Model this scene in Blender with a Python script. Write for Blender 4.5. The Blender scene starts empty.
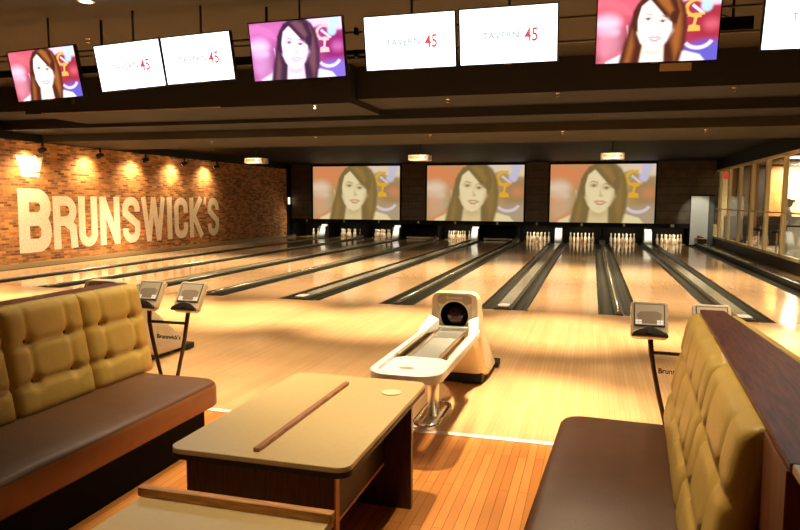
import bpy, bmesh, math, random
from mathutils import Vector, Matrix
random.seed(7)
PI = math.pi
sc = bpy.context.scene
COL = sc.collection

# ------------------------------------------------------------------ camera
YAW, PITCH, ROLL = .2765, .095, .0057
cam_d = bpy.data.cameras.new('camera'); cam = bpy.data.objects.new('camera', cam_d); COL.objects.link(cam)
Fv = Vector((-math.sin(YAW)*math.cos(PITCH), math.cos(YAW)*math.cos(PITCH), -math.sin(PITCH)))
Rv = Vector((math.cos(YAW), math.sin(YAW), 0)); Uv = Rv.cross(Fv)
R2 = Rv*math.cos(ROLL)+Uv*math.sin(ROLL); U2 = -Rv*math.sin(ROLL)+Uv*math.cos(ROLL)
M = Matrix((R2, U2, -Fv)).transposed().to_4x4(); M.translation = Vector((1.296, -10.408, 1.678))
cam.matrix_world = M
cam_d.sensor_width = 36; cam_d.lens = 673.5*36/800; cam_d.clip_start = .05
sc.camera = cam

# ------------------------------------------------------------------ world, exposure
w = bpy.data.worlds.new('world'); sc.world = w; w.use_nodes = True
w.node_tree.nodes['Background'].inputs[0].default_value = (1, .72, .42, 1)
w.node_tree.nodes['Background'].inputs[1].default_value = .02
sc.view_settings.view_transform = 'Standard'; sc.view_settings.look = 'None'
sc.view_settings.exposure = 1.0; sc.view_settings.gamma = 1; sc.view_settings.use_curve_mapping = False

# ------------------------------------------------------------------ lights (ceiling downlights etc.)
def spot(name, loc, target, power, ang=70, blend=.6, col=(1, .70, .36), r=.05):
    d = bpy.data.lights.new(name, 'SPOT'); d.energy = power; d.spot_size = math.radians(ang); d.spot_blend = blend
    d.color = col; d.shadow_soft_size = r
    o = bpy.data.objects.new(name, d); COL.objects.link(o); o.location = loc
    o.rotation_euler = (Vector(target)-Vector(loc)).to_track_quat('-Z', 'Y').to_euler(); return o
def area(name, loc, target, power, sx, sy, col=(1, .74, .42)):
    d = bpy.data.lights.new(name, 'AREA'); d.shape = 'RECTANGLE'; d.size = sx; d.size_y = sy; d.energy = power; d.color = col
    o = bpy.data.objects.new(name, d); COL.objects.link(o); o.location = loc
    o.rotation_euler = (Vector(target)-Vector(loc)).to_track_quat('-Z', 'Y').to_euler(); return o
CW = (1, .79, .51)
# accent downlights over the approach: location x, y, target x, y, power, angle
DOWN = [(x, -1.5, x, -1.55, 1350, 46) for x in (-9.6, -7.6, -5.6, -3.6, -1.4, .9, 3.1, 5.0)]
DOWN += [(x, -4.2, x, -4.5, 270, 74) for x in (-8.2, -5.6, -3.2, -1.1, .8, 3.0, 4.9)]
DOWN += [(.9, -4.5, .80, -4.85, 900, 36), (-1.9, -5.0, -1.6, -5.5, 260, 46), (-4.4, -3.4, -4.2, -3.6, 200, 70), (-.1, -6.3, 0, -6.6, 360, 52),
         (-2.2, -6.8, -1.75, -7.1, 90, 60), (.9, -7.3, 1.5, -7.5, 190, 64), (2.9, -5.6, 2.9, -5.9, 250, 60), (.2, -8.6, .2, -8.8, 130, 60), (-1.0, -6.4, -1.0, -6.4, 200, 50)]
for x, y, tx, ty, p, a in DOWN:
    spot('downlight_lamp', (x, y, 3.9), (tx, ty, 0), p, a, .95, CW, .06)
# added unseen spots behind the ceiling steps, to brighten the lanes
for x in (-10.4, -6.9, -3.46, 0, 3.46):
    spot('lane_fill', (x, 1.0 if x > -3 else .7, 3.30), (x, 2.6, 0), 560, 125, 1, CW, .1)
    spot('lane_fill', (x, 6.45, 3.2), (x, 5.9, 0), 640, 104, .9, CW, .12)
    spot('lane_fill', (x, 10.4, 3.25), (x, 10.2, 0), 70, 76, .9, CW, .12)

# ------------------------------------------------------------------ materials
def mat(name, col, rough=.5, metal=0, spec=.5, emit=0, ecol=None, var=0, vscale=8, bump=0, bscale=60, coat=0, stretch=(1, 1, 1)):
    m = bpy.data.materials.new(name); m.use_nodes = True; nt = m.node_tree; b = nt.nodes['Principled BSDF']
    b.inputs['Base Color'].default_value = (*col, 1); b.inputs['Roughness'].default_value = rough
    b.inputs['Metallic'].default_value = metal; b.inputs['Specular IOR Level'].default_value = spec
    b.inputs['Coat Weight'].default_value = coat; b.inputs['Coat Roughness'].default_value = .08
    if emit:
        b.inputs['Emission Color'].default_value = (*(ecol or col), 1); b.inputs['Emission Strength'].default_value = emit
    if var or bump:
        tc = nt.nodes.new('ShaderNodeTexCoord'); mp = nt.nodes.new('ShaderNodeMapping'); mp.inputs['Scale'].default_value = stretch
        nt.links.new(tc.outputs['Object'], mp.inputs[0])
    if var:
        n = nt.nodes.new('ShaderNodeTexNoise'); n.inputs['Scale'].default_value = vscale; n.inputs['Detail'].default_value = 5
        r = nt.nodes.new('ShaderNodeMapRange'); r.inputs['From Min'].default_value = .3; r.inputs['From Max'].default_value = .7
        r.inputs['To Min'].default_value = 1-var; r.inputs['To Max'].default_value = 1+var
        x = nt.nodes.new('ShaderNodeVectorMath'); x.operation = 'SCALE'; x.inputs[0].default_value = col
        nt.links.new(mp.outputs[0], n.inputs[0]); nt.links.new(n.outputs[0], r.inputs[0]); nt.links.new(r.outputs[0], x.inputs['Scale'])
        nt.links.new(x.outputs[0], b.inputs['Base Color'])
    if bump:
        n = nt.nodes.new('ShaderNodeTexNoise'); n.inputs['Scale'].default_value = bscale; n.inputs['Detail'].default_value = 4
        bp = nt.nodes.new('ShaderNodeBump'); bp.inputs['Strength'].default_value = bump; bp.inputs['Distance'].default_value = .01
        nt.links.new(mp.outputs[0], n.inputs[0]); nt.links.new(n.outputs[0], bp.inputs['Height']); nt.links.new(bp.outputs[0], b.inputs['Normal'])
    return m

def brick_mat(name, c1, c2, mortar, bw, rh, ms, rough, axes, bias=0, coat=0, bump=.0, spec=.5, nvar=.25, nscale=3, paint=None, offset=.5):
    """axes: which object axes run along the brick and up the rows"""
    m = bpy.data.materials.new(name); m.use_nodes = True; nt = m.node_tree; b = nt.nodes['Principled BSDF']; L = nt.links
    tc = nt.nodes.new('ShaderNodeTexCoord'); sp = nt.nodes.new('ShaderNodeSeparateXYZ'); cb = nt.nodes.new('ShaderNodeCombineXYZ')
    L.new(tc.outputs['Object'], sp.inputs[0]); L.new(sp.outputs[axes[0]], cb.inputs[0]); L.new(sp.outputs[axes[1]], cb.inputs[1])
    k = nt.nodes.new('ShaderNodeTexBrick'); L.new(cb.outputs[0], k.inputs['Vector'])
    k.inputs['Color1'].default_value = (*c1, 1); k.inputs['Color2'].default_value = (*c2, 1); k.inputs['Mortar'].default_value = (*mortar, 1)
    k.inputs['Scale'].default_value = 1; k.inputs['Brick Width'].default_value = bw; k.inputs['Row Height'].default_value = rh
    k.inputs['Mortar Size'].default_value = ms; k.inputs['Bias'].default_value = bias; k.offset = offset
    n = nt.nodes.new('ShaderNodeTexNoise'); n.inputs['Scale'].default_value = nscale; n.inputs['Detail'].default_value = 6
    L.new(tc.outputs['Object'], n.inputs[0])
    r = nt.nodes.new('ShaderNodeMapRange'); r.inputs['From Min'].default_value = .3; r.inputs['From Max'].default_value = .7
    r.inputs['To Min'].default_value = 1-nvar; r.inputs['To Max'].default_value = 1+nvar; L.new(n.outputs[0], r.inputs[0])
    x = nt.nodes.new('ShaderNodeVectorMath'); x.operation = 'SCALE'; L.new(k.outputs['Color'], x.inputs[0]); L.new(r.outputs[0], x.inputs['Scale'])
    out = x.outputs[0]
    if paint:
        n2 = nt.nodes.new('ShaderNodeTexNoise'); n2.inputs['Scale'].default_value = 26; n2.inputs['Detail'].default_value = 4
        L.new(tc.outputs['Object'], n2.inputs[0])
        r2 = nt.nodes.new('ShaderNodeMapRange'); r2.inputs['From Min'].default_value = .38; r2.inputs['From Max'].default_value = .62
        r2.inputs['To Min'].default_value = .70; r2.inputs['To Max'].default_value = .98; L.new(n2.outputs[0], r2.inputs[0])
        mx = nt.nodes.new('ShaderNodeMix'); mx.data_type = 'RGBA'; L.new(r2.outputs[0], mx.inputs['Factor'])
        L.new(out, mx.inputs['A']); mx.inputs['B'].default_value = (*paint, 1); out = mx.outputs['Result']
    L.new(out, b.inputs['Base Color'])
    if bump:
        bp = nt.nodes.new('ShaderNodeBump'); bp.inputs['Strength'].default_value = bump; bp.inputs['Distance'].default_value = .01; bp.invert = True
        L.new(k.outputs['Fac'], bp.inputs['Height']); L.new(bp.outputs[0], b.inputs['Normal'])
    b.inputs['Roughness'].default_value = rough; b.inputs['Coat Weight'].default_value = coat; b.inputs['Coat Roughness'].default_value = .06
    b.inputs['Specular IOR Level'].default_value = spec
    return m

def emi(name, col, s):
    m = bpy.data.materials.new(name); m.use_nodes = True; nt = m.node_tree; nt.nodes.clear()
    e = nt.nodes.new('ShaderNodeEmission'); e.inputs[0].default_value = (*col, 1); e.inputs[1].default_value = s
    o = nt.nodes.new('ShaderNodeOutputMaterial'); nt.links.new(e.outputs[0], o.inputs[0]); return m

def glass_mat(name, refl=.08, tint=(1, 1, 1)):
    m = bpy.data.materials.new(name); m.use_nodes = True; nt = m.node_tree; nt.nodes.clear()
    t = nt.nodes.new('ShaderNodeBsdfTransparent'); t.inputs[0].default_value = (*tint, 1)
    g = nt.nodes.new('ShaderNodeBsdfGlossy'); g.inputs['Roughness'].default_value = .02
    f = nt.nodes.new('ShaderNodeLayerWeight'); f.inputs[0].default_value = .35
    a = nt.nodes.new('ShaderNodeMath'); a.operation = 'MULTIPLY_ADD'; a.inputs[1].default_value = .35; a.inputs[2].default_value = refl
    x = nt.nodes.new('ShaderNodeMixShader'); o = nt.nodes.new('ShaderNodeOutputMaterial')
    nt.links.new(f.outputs['Fresnel'], a.inputs[0]); nt.links.new(a.outputs[0], x.inputs[0]); nt.links.new(t.outputs[0], x.inputs[1]); nt.links.new(g.outputs[0], x.inputs[2])
    nt.links.new(x.outputs[0], o.inputs[0]); return m

LANE = brick_mat('lane maple boards', (.74, .47, .25), (.68, .42, .21), (.60, .36, .18), 3.0, .027, .0012, .16, 'YX', coat=.35, nvar=.08, nscale=1.5)
APPR = brick_mat('approach maple boards', (.74, .455, .215), (.65, .375, .165), (.45, .24, .09), 1.6, .04, .0015, .28, 'YX', coat=.25, nvar=.10, nscale=1.2)
DECK = brick_mat('seating area strip floor', (.72, .30, .075), (.55, .20, .045), (.28, .09, .02), 1.1, .055, .002, .28, 'YX', coat=.2, nvar=.14, nscale=1.4)
BRK = brick_mat('old brick', (.60, .25, .066), (.065, .022, .012), (.42, .20, .07), .23, .062, .007, .85, 'YZ', bias=-.10, bump=.5, nvar=.22, nscale=5)
PNT = brick_mat('painted brick', (.50, .24, .09), (.35, .16, .06), (.42, .25, .13), .27, .066, .007, .85, 'YZ', bump=.4, nvar=.3, nscale=7, paint=(.90, .78, .60))
PLK = brick_mat('dark masking planks', (.11, .075, .042), (.08, .054, .03), (.008, .006, .004), 2.6, .33, .008, .5, 'XZ', nvar=.25, nscale=4)
CEIL = mat('dark ceiling paint', (.006, .004, .0018), .75, var=.12, vscale=1.5)
CEIL2 = mat('olive lane-lit ceiling', (.028, .019, .0055), .75, var=.12, vscale=1.5)  # lighter olive holds the lane light reflected onto the ceiling step
BLK = mat('flat black', (.004, .0033, .0025), .6, spec=.2)
DKBR = mat('dark brown paint', (.02, .012, .007), .5)
GUT = mat('gutter grey', (.032, .034, .024), .3, metal=.2)
CAPD = mat('divider dark cap', (.10, .095, .065), .28, metal=.5)
CAPW = mat('divider pale cap', (.50, .46, .34), .22, metal=.5)
METAL = mat('brushed aluminium', (.72, .68, .60), .3, metal=.9)
CHROME = mat('chrome', (.8, .78, .72), .12, metal=1)
WHITEM = mat('white hood plastic', (.80, .80, .74), .35)
PINM = mat('pin white', (.82, .78, .68), .3)
PINR = mat('pin red', (.6, .04, .03), .35)
CREAM = mat('cream shell', (.72, .58, .37), .35, var=.04)
TAN = mat('tan shell', (.42, .30, .17), .4)
DARKP = mat('dark plastic', (.03, .022, .014), .35)
RUB = mat('black rubber', (.008, .007, .006), .6)
VINY = mat('mustard vinyl', (.64, .42, .085), .42, var=.06, vscale=9, bump=.12, bscale=90)
SEAM = mat('dark piping', (.05, .028, .01), .6)
SEAT = mat('brown leather', (.10, .038, .008), .48, var=.10, vscale=10, bump=.15, bscale=140)
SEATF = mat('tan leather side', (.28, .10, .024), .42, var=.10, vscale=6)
WENGE = mat('dark wood veneer', (.055, .016, .006), .35, var=.5, vscale=10, stretch=(9, 9, .6), coat=.2)
CAPW2 = mat('polished dark wood', (.12, .034, .010), .42, var=.6, vscale=9, stretch=(9, .8, 9), coat=.1)
REDW = mat('reddish wood panel', (.20, .055, .015), .4, var=.25, vscale=8, stretch=(4, 4, .6))
TOP = mat('beige laminate', (.60, .44, .20), .30, var=.03, vscale=40)
TOPE = mat('black edge band', (.012, .008, .005), .5)
EDGEO = mat('raw wood edge', (.62, .24, .06), .45)
INLAY = mat('pinkish wood strip', (.36, .15, .07), .4, var=.4, vscale=16, stretch=(8, .8, 8))
OAKS = mat('honey wood lip', (.60, .28, .08), .4, var=.35, vscale=12, stretch=(.8, 8, 8))
FRM = mat('pale window frame', (.82, .68, .38), .45)
NUM = mat('number white', (.95, .90, .75), .5)
BLACKT = mat('black lettering', (.01, .01, .01), .5)
BEZ = mat('screen bezel', (.012, .01, .009), .3)
GLASS = glass_mat('window glass', .05)
ACRY = glass_mat('clear acrylic', .03)
ROOMW = mat('lounge wall', (.62, .50, .26), .7)
ROOMO = mat('lounge orange wood', (.42, .17, .05), .5, var=.2, vscale=5)
ROOMD = mat('lounge dark wood', (.05, .03, .015), .5)
LITE = emi('lamp glow', (1, .78, .45), 25)
LITEW = emi('downlight glow', (1, .80, .5), 12)

# ------------------------------------------------------------------ mesh helpers
class MB:
    def __init__(s): s.bm = bmesh.new(); s.mats = []
    def _mi(s, m):
        if m is None: return 0
        if m not in s.mats: s.mats.append(m)
        return s.mats.index(m)
    def face(s, pts, m=None):
        f = s.bm.faces.new([s.bm.verts.new(p) for p in pts]); f.material_index = s._mi(m); return f
    def box(s, x0, x1, y0, y1, z0, z1, m=None):
        mi = s._mi(m); v = [s.bm.verts.new((x, y, z)) for x in (x0, x1) for y in (y0, y1) for z in (z0, z1)]
        for q in ((0, 1, 3, 2), (4, 6, 7, 5), (0, 4, 5, 1), (2, 3, 7, 6), (0, 2, 6, 4), (1, 5, 7, 3)):
            s.bm.faces.new([v[i] for i in q]).material_index = mi
        return s
    def prism(s, poly, a0, a1, axis='x', m=None):
        """extrude 2D poly along axis; poly in the other two axes in order"""
        mi = s._mi(m)
        def P(p, a):
            return {'x': (a, p[0], p[1]), 'y': (p[0], a, p[1]), 'z': (p[0], p[1], a)}[axis]
        A = [s.bm.verts.new(P(p, a0)) for p in poly]; B = [s.bm.verts.new(P(p, a1)) for p in poly]; n = len(poly)
        for i in range(n): s.bm.faces.new((A[i], A[(i+1) % n], B[(i+1) % n], B[i])).material_index = mi
        s.bm.faces.new(A[::-1]).material_index = mi; s.bm.faces.new(B).material_index = mi; return s
    def loft(s, rings, m=None, caps=True, closed=True):
        mi = s._mi(m); V = [[s.bm.verts.new(p) for p in r] for r in rings]; n = len(V[0])
        for a, b in zip(V, V[1:]):
            for i in range(n if closed else n-1): s.bm.faces.new((a[i], a[(i+1) % n], b[(i+1) % n], b[i])).material_index = mi
        if caps: s.bm.faces.new(V[0][::-1]).material_index = mi; s.bm.faces.new(V[-1]).material_index = mi
        return s
    def tube(s, pts, r, n=10, m=None):
        pts = [Vector(p) for p in pts]; rings = []; up = None
        for i, p in enumerate(pts):
            t = (pts[min(i+1, len(pts)-1)]-pts[max(i-1, 0)]).normalized()
            if up is None: up = t.orthogonal().normalized()
            up = (up-t*up.dot(t)).normalized(); sd = t.cross(up)
            rr = r[i] if isinstance(r, (list, tuple)) else r
            rings.append([p+(up*math.cos(a)+sd*math.sin(a))*rr for a in [2*PI*k/n for k in range(n)]])
        return s.loft(rings, m)
    def lathe(s, prof, c=(0, 0, 0), n=20, m=None):
        return s.loft([[(c[0]+r*math.cos(2*PI*k/n), c[1]+r*math.sin(2*PI*k/n), c[2]+z) for k in range(n)] for r, z in prof], m)
    def build(s, name, m=None, parent=None, bevel=0, seg=2, smooth=False, loc=None):
        bmesh.ops.recalc_face_normals(s.bm, faces=s.bm.faces)
        me = bpy.data.meshes.new(name); s.bm.to_mesh(me); s.bm.free()
        for mm in (s.mats or [m]): me.materials.append(mm)
        o = bpy.data.objects.new(name, me); COL.objects.link(o)
        if parent: o.parent = parent
        if loc: o.location = loc
        if smooth:
            for p in me.polygons: p.use_smooth = True
        if bevel:
            b = o.modifiers.new('bevel', 'BEVEL'); b.width = bevel; b.segments = seg; b.limit_method = 'ANGLE'; b.angle_limit = math.radians(40)
            for p in me.polygons: p.use_smooth = True
            wn = o.modifiers.new('wn', 'WEIGHTED_NORMAL'); wn.keep_sharp = True
        return o
def thing(name, label, cat, loc=(0, 0, 0), rz=0, group=None, rot=None):
    o = bpy.data.objects.new(name, None); COL.objects.link(o); o.empty_display_size = .1
    o.location = loc; o.rotation_euler = rot or (0, 0, rz); o['label'] = label; o['category'] = cat
    if group: o['group'] = group
    return o
def tag(o, label, cat, group=None):
    o['label'] = label; o['category'] = cat
    if group: o['group'] = group
    return o
def struct(o, label=None):
    o['kind'] = 'structure'
    if label: o['label'] = label
    return o
def copy_tree(o, parent=None):
    c = o.copy(); COL.objects.link(c); c.parent = parent
    for ch in [q for q in bpy.data.objects if q.parent == o]: copy_tree(ch, c)
    return c
def rrect(x0, x1, y0, y1, r, n=5):
    P = []
    for cx, cy, a in ((x1-r, y1-r, 0), (x0+r, y1-r, 90), (x0+r, y0+r, 180), (x1-r, y0+r, 270)):
        for k in range(n+1):
            t = math.radians(a+90*k/n); P.append((cx+r*math.cos(t), cy+r*math.sin(t)))
    return P
def ell(cx, cy, rx, ry, n=28, a0=0, a1=360, rot=0):
    P = []
    for k in range(n if a1-a0 == 360 else n+1):
        t = math.radians(a0+(a1-a0)*k/n); x, y = rx*math.cos(t), ry*math.sin(t); c, s_ = math.cos(rot), math.sin(rot)
        P.append((cx+x*c-y*s_, cy+x*s_+y*c))
    return P
def text_obj(name, body, size, m, parent=None, loc=(0, 0, 0), rot=(PI/2, 0, 0), extrude=.001, offset=0, sx=1, align='CENTER'):
    cu = bpy.data.curves.new(name, 'FONT'); cu.body = body; cu.size = size; cu.extrude = extrude; cu.offset = offset
    cu.align_x = align; cu.align_y = 'CENTER'; cu.resolution_u = 3
    t = bpy.data.objects.new(name, cu); COL.objects.link(t)
    bpy.context.view_layer.update()
    me = bpy.data.meshes.new_from_object(t.evaluated_get(bpy.context.evaluated_depsgraph_get()))
    bpy.data.objects.remove(t); me.materials.clear(); me.materials.append(m); me.name = name
    for v in me.vertices: v.co.x *= sx
    o = bpy.data.objects.new(name, me); COL.objects.link(o); o.parent = parent; o.location = loc; o.rotation_euler = rot
    return o
def bx(name, x0, x1, y0, y1, z0, z1, m, parent=None, bevel=0): return MB().box(x0, x1, y0, y1, z0, z1).build(name, m, parent, bevel)

# ------------------------------------------------------------------ structure
XL, XR = -12.1, 5.9
YB, YF = -12.0, 18.28
struct(bx('floor', XL-.2, XR, -5.75, 0, -.12, 0, APPR), 'pale maple approach floor in front of the lanes')
struct(bx('floor', XL-.2, XR, YB, -5.75, -.12, 0, DECK), 'orange wood floor of the seating area')
struct(bx('floor', XL-.2, 12.2, 0, 20.4, -.3, -.17, BLK), 'black slab below the lanes')
struct(bx('floor', 5.5, XR, 0, 18.2, -.17, .0, mat('strip floor brown', (.30, .17, .05), .35)), 'brown floor strip under the windows')
struct(bx('trim_1', -3.4, XR, -5.785, -5.72, 0, .006, mat('pale threshold', (.85, .80, .70), .35)), 'metal threshold strip at the back of the approach')
struct(bx('trim_2', XL-.1, -3.4, -5.785, -5.72, 0, .006, mat('pale threshold', (.85, .80, .70), .35)), 'metal threshold strip at the back of the approach')
wall = MB(); wall.box(XL-.2, XL, YB, 17.82, 0, 3.08)
wl = struct(wall.build('wall_left', BRK), 'long brick wall lit by accent spotlights')
struct(bx('wall_left', XL-.2, XL, YB, 20.4, 3.08, 4.2, BLK), 'black band above the brick')
struct(bx('trim_3', XL, XL+.045, 0, 17.8, -.02, .10, mat('wall base strip', (.45, .30, .14), .4)), 'pale base strip between brick wall and gutter')
struct(bx('wall_back', XL-.4, 6.1, 18.34, 18.44, .84, 3.6, PLK), 'dark plank masking wall above the pins')
struct(bx('wall_back', XL-.4, 6.1, 20.2, 20.4, -.2, 3.6, BLK), 'black wall behind the pinsetters')
struct(bx('wall_front', XL-.2, 12.2, YB-.2, YB, 0, 4.2, mat('rear wall paint', (.10, .055, .025), .8)), 'dark wall behind the seating')
# masking header with numbers
struct(bx('trim_4', XL-.4, 5.0, 18.24, 18.34, .66, .83, BLK), 'black header above the pin openings')
# ceiling: main and three lower steps
struct(bx('ceiling', XL-.2, XR+.1, YB, 1.3, 4.02, 4.15, mat('umber ceiling', (.036, .024, .008), .7, var=.12, vscale=1.5)), 'brown ceiling over the seating and approach')
def step(x0, x1, y0, y1, z0, z1): struct(MB().box(x0, x1, y0, y1, z0, z1, CEIL2).build('ceiling'), 'lower ceiling step above the lanes')
b = MB(); b.box(-9.7, -2.78, .75, 2.6, 3.36, 4.05); struct(b.build('ceiling', CEIL), 'dropped ceiling box behind the left monitors')
b = MB(); b.box(-2.76, XR, 1.05, 2.6, 3.46, 4.05); struct(b.build('ceiling', CEIL), 'dropped ceiling box behind the right monitors')
b = MB(); b.box(XL, -9.72, 1.25, 2.6, 3.5, 4.05); struct(b.build('ceiling', CEIL), 'short dropped ceiling box beside the brick wall')
b = MB(); b.box(XL, XR, 2.5, 3.75, 3.28, 4.05); struct(b.build('ceiling', CEIL), 'middle ceiling step')
b = MB(); b.box(XL, XR, 3.69, 6.3, 3.1, 4.05); struct(b.build('ceiling', CEIL2), 'lowest ceiling step')
struct(bx('ceiling', XL, XR+.1, 6.3, 20.4, 3.32, 3.5, BLK), 'black ceiling over the lanes')
struct(bx('trim_5', -9.3, -5.3, .742, .75, 3.36, 3.375, mat('painted glow edge', (.8, .42, .2), .3, metal=.6)), 'thin painted glow edge under the dropped ceiling')  # orange strip colours in the lit line along the lower lip

# right wall with windows
struct(bx('wall_right', XR, XR+.14, 0, 20.4, -.1, .30, DKBR), 'dark low wall under the windows')
struct(bx('wall_right', XR, XR+.14, 0, 20.4, 2.94, 3.6, BLK), 'black wall above the windows')
struct(bx('wall_right', XR, XR+.14, 19.45, 20.4, .30, 2.94, BLK), 'black end of the window wall')
struct(bx('wall_right', XR, XR+.14, YB, 1.0, 0, 4.15, DKBR), 'dark side wall beside the seating')
edges = [19.42-1.79*k for k in range(11)]
for k in range(10):
    y1, y0 = edges[k]-.01, edges[k+1]+.01
    if k == 9: y0 = 1.0
    m = MB(); t = .062
    m.box(XR+.01, XR+.11, y0, y0+t, .30, 2.94).box(XR+.01, XR+.11, y1-t, y1, .30, 2.94)
    m.box(XR+.01, XR+.11, y0, y1, .30, .38).box(XR+.01, XR+.11, y0, y1, 2.86, 2.94)
    wo = m.build('window_%d' % (k+1), FRM); struct(wo, 'pale framed interior window')
    bx('rail', XR+.03, XR+.09, y0+t, y1-t, 1.41, 1.45, FRM, wo)
    bx('glass_pane', XR+.055, XR+.062, y0+t, y1-t, .38, 2.86, GLASS, wo)

# lounge beyond the windows
struct(bx('floor', XR+.14, 12.2, 0, 22, -.1, 0, mat('lounge floor', (.07, .035, .015), .4)), 'dark floor of the lounge behind the glass')
struct(bx('wall_far', 12.0, 12.2, 0, 22, 0, 3.3, ROOMW), 'cream wall of the lounge behind the glass')
struct(bx('wall_end', XR+.14, 12.2, 22, 22.2, 0, 3.3, ROOMW), 'cream end wall of the lounge')
struct(bx('wall_near', XR+.14, 12.2, -.2, 0, 0, 3.3, ROOMW), 'near end wall of the lounge')
struct(bx('ceiling', XR+.14, 12.2, 0, 22.2, 3.3, 3.4, mat('lounge ceiling', (.12, .09, .05), .8)), 'ceiling of the lounge behind the glass')
for yy, p in ((4, 60), (9, 90), (14, 90), (20.8, 420)):
    area('lounge_lamp', (9.6, yy, 3.25), (9.6, yy, 0), p, .8, .8, (1, .82, .5))

# service door slit at the far end of the brick wall
d1 = struct(bx('door_1', XL-.16, XL-.04, 18.0, 18.3, 0, 1.82, mat('blue service door', (.03, .06, .16), .4)), 'narrow blue service doorway beside the brick')
bx('door_light_panel', XL-.04, XL-.03, 18.06, 18.24, 1.50, 1.80, emi('door slit glow', (1, .9, .55), 1.3), d1)
struct(bx('wall_left', XL-.2, XL, 18.3, 20.4, 0, 3.08, BLK), 'black end of the left wall')
struct(bx('wall_left', XL-.2, XL, 17.82, 18.3, 1.83, 3.08, BLK), 'black panel over the service doorway')
spot('service_lamp', (-11.35, 18.2, .7), (XL, 17.0, .7), 14, 95, .5, (1, .85, .5), .03)

# ------------------------------------------------------------------ painted lettering on the brick
SX = [.003]
def stroke(mb, pts, t, closed=False):
    SX[0] += .0006; X = SX[0]
    P = [Vector(p) for p in pts]; n = len(P); L = []; Rr = []
    for i in range(n):
        if closed: a, c = P[i-1], P[(i+1) % n]
        else: a, c = P[max(i-1, 0)], P[min(i+1, n-1)]
        d1_ = (P[i]-a).normalized() if (P[i]-a).length > 1e-6 else (c-P[i]).normalized()
        d2_ = (c-P[i]).normalized() if (c-P[i]).length > 1e-6 else d1_
        n1 = Vector((-d1_.y, d1_.x)); n2 = Vector((-d2_.y, d2_.x)); mm = (n1+n2)
        mm = mm.normalized() if mm.length > .2 else n1
        k = t/2/max(.35, mm.dot(n1)); L.append(P[i]+mm*k); Rr.append(P[i]-mm*k)
    rng = range(n) if closed else range(n-1)
    for i in rng:
        j = (i+1) % n
        X += .00003; mb.face([(X, *Rr[i]), (X, *Rr[j]), (X, *L[j]), (X, *L[i])])
def arc(cx, cy, rx, ry, a0, a1, n=8): return [(cx+rx*math.cos(math.radians(a0+(a1-a0)*k/n)), cy+ry*math.sin(math.radians(a0+(a1-a0)*k/n))) for k in range(n+1)]
def letter(mb, ch, y0, y1, z0, z1, t):
    h = t/2; a, b_, c, d = y0+h, y1-h, z0+h, z1-h; mid = (c+d)/2+.03*(d-c); r = min(.5*(b_-a), .22*(d-c)); ym = (y0+y1)/2
    S = lambda p, cl=False: stroke(mb, p, t, cl)
    if ch in 'BR':
        S([(a, z0), (a, z1)])
        S([(a, d), (b_-r, d)]+arc(b_-r, d-r, r, r, 90, 0)[1:]+arc(b_-r, mid+r, r, r, 0, -90)+[(a, mid)])
        if ch == 'B': S([(a, mid), (b_-r, mid)]+arc(b_-r, mid-r, r, r, 90, 0)[1:]+arc(b_-r, c+r, r, r, 0, -90)+[(a, c)])
        else: S([(b_-r*1.1, mid), (b_-.02*(b_-a), mid-.25*(mid-z0)), (b_+.06*(b_-a), z0)])
    elif ch == 'U': S([(a, z1), (a, c+r)]+arc(a+r, c+r, r, r, 180, 270)[1:]+arc(b_-r, c+r, r, r, 270, 360)+[(b_, z1)])
    elif ch == 'N': S([(a, z0), (a, z1)]); S([(b_, z0), (b_, z1)]); S([(a, z1-.2*t), (b_, z0+.2*t)])
    elif ch == 'I': S([(ym, z0), (ym, z1)])
    elif ch == 'C': S([(b_, d-r*1.6), (b_, d-r)]+arc(b_-r, d-r, r, r, 0, 90)[1:]+arc(a+r, d-r, r, r, 90, 180)+arc(a+r, c+r, r, r, 180, 270)+arc(b_-r, c+r, r, r, 270, 360)+[(b_, c+r*1.6)])
    elif ch == 'S': S([(b_, d-r*1.3), (b_, d-r)]+arc(b_-r, d-r, r, r, 0, 90)[1:]+arc(a+r, d-r, r, r, 90, 180)+[(a, mid+r*.7), (b_, mid-r*.7)]+arc(b_-r, c+r, r, r, 0, -90)[0:]+arc(a+r, c+r, r, r, 270, 180)+[(a, c+r*1.3)])
    elif ch == 'K': S([(a, z0), (a, z1)]); S([(a, mid-.12), (b_, z1)]); S([(a+.25*(b_-a), mid), (b_+.05, z0)])
    elif ch == 'W': q = (b_-a)/4; S([(a, z1), (a+q, z0)]); S([(a+q, z0), (ym, z1)]); S([(ym, z1), (b_-q, z0)]); S([(b_-q, z0), (b_, z1)])
    elif ch == "'": S([(ym+.03, z1), (ym-.03, z1-.28)])
mb = MB()
letter(mb, 'B', 2.82, 3.85, .34, 1.93, .34)
for ch, y0, y1, t in [('R', 3.92, 4.74, .25), ('U', 4.82, 5.54, .25), ('N', 5.64, 6.48, .25), ('S', 6.60, 7.40, .25), ('W', 7.47, 8.68, .22),
                      ('I', 8.77, 9.05, .27), ('C', 9.17, 9.96, .25), ('K', 10.06, 10.9, .25), ("'", 10.93, 11.15, .14), ('S', 11.20, 11.96, .25)]:
    letter(mb, ch, y0, y1, .37, 1.75 if ch != "'" else 1.78, t)
o = mb.build('painted_lettering', PNT, wl, loc=(XL, 0, 0)); o['label'] = "faded cream painted lettering BRUNSWICK'S"
mb = MB()
for pts in ([(2.98, 2.22), (3.52, 2.22), (3.56, 2.32), (2.94, 2.32)],
            [(2.96, 2.35), (3.54, 2.35), (3.68, 2.74), (3.50, 2.68), (3.42, 2.76), (3.25, 2.69), (3.08, 2.76), (3.00, 2.68), (2.82, 2.74)]):
    mb.face([(.004, *p) for p in pts])
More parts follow.
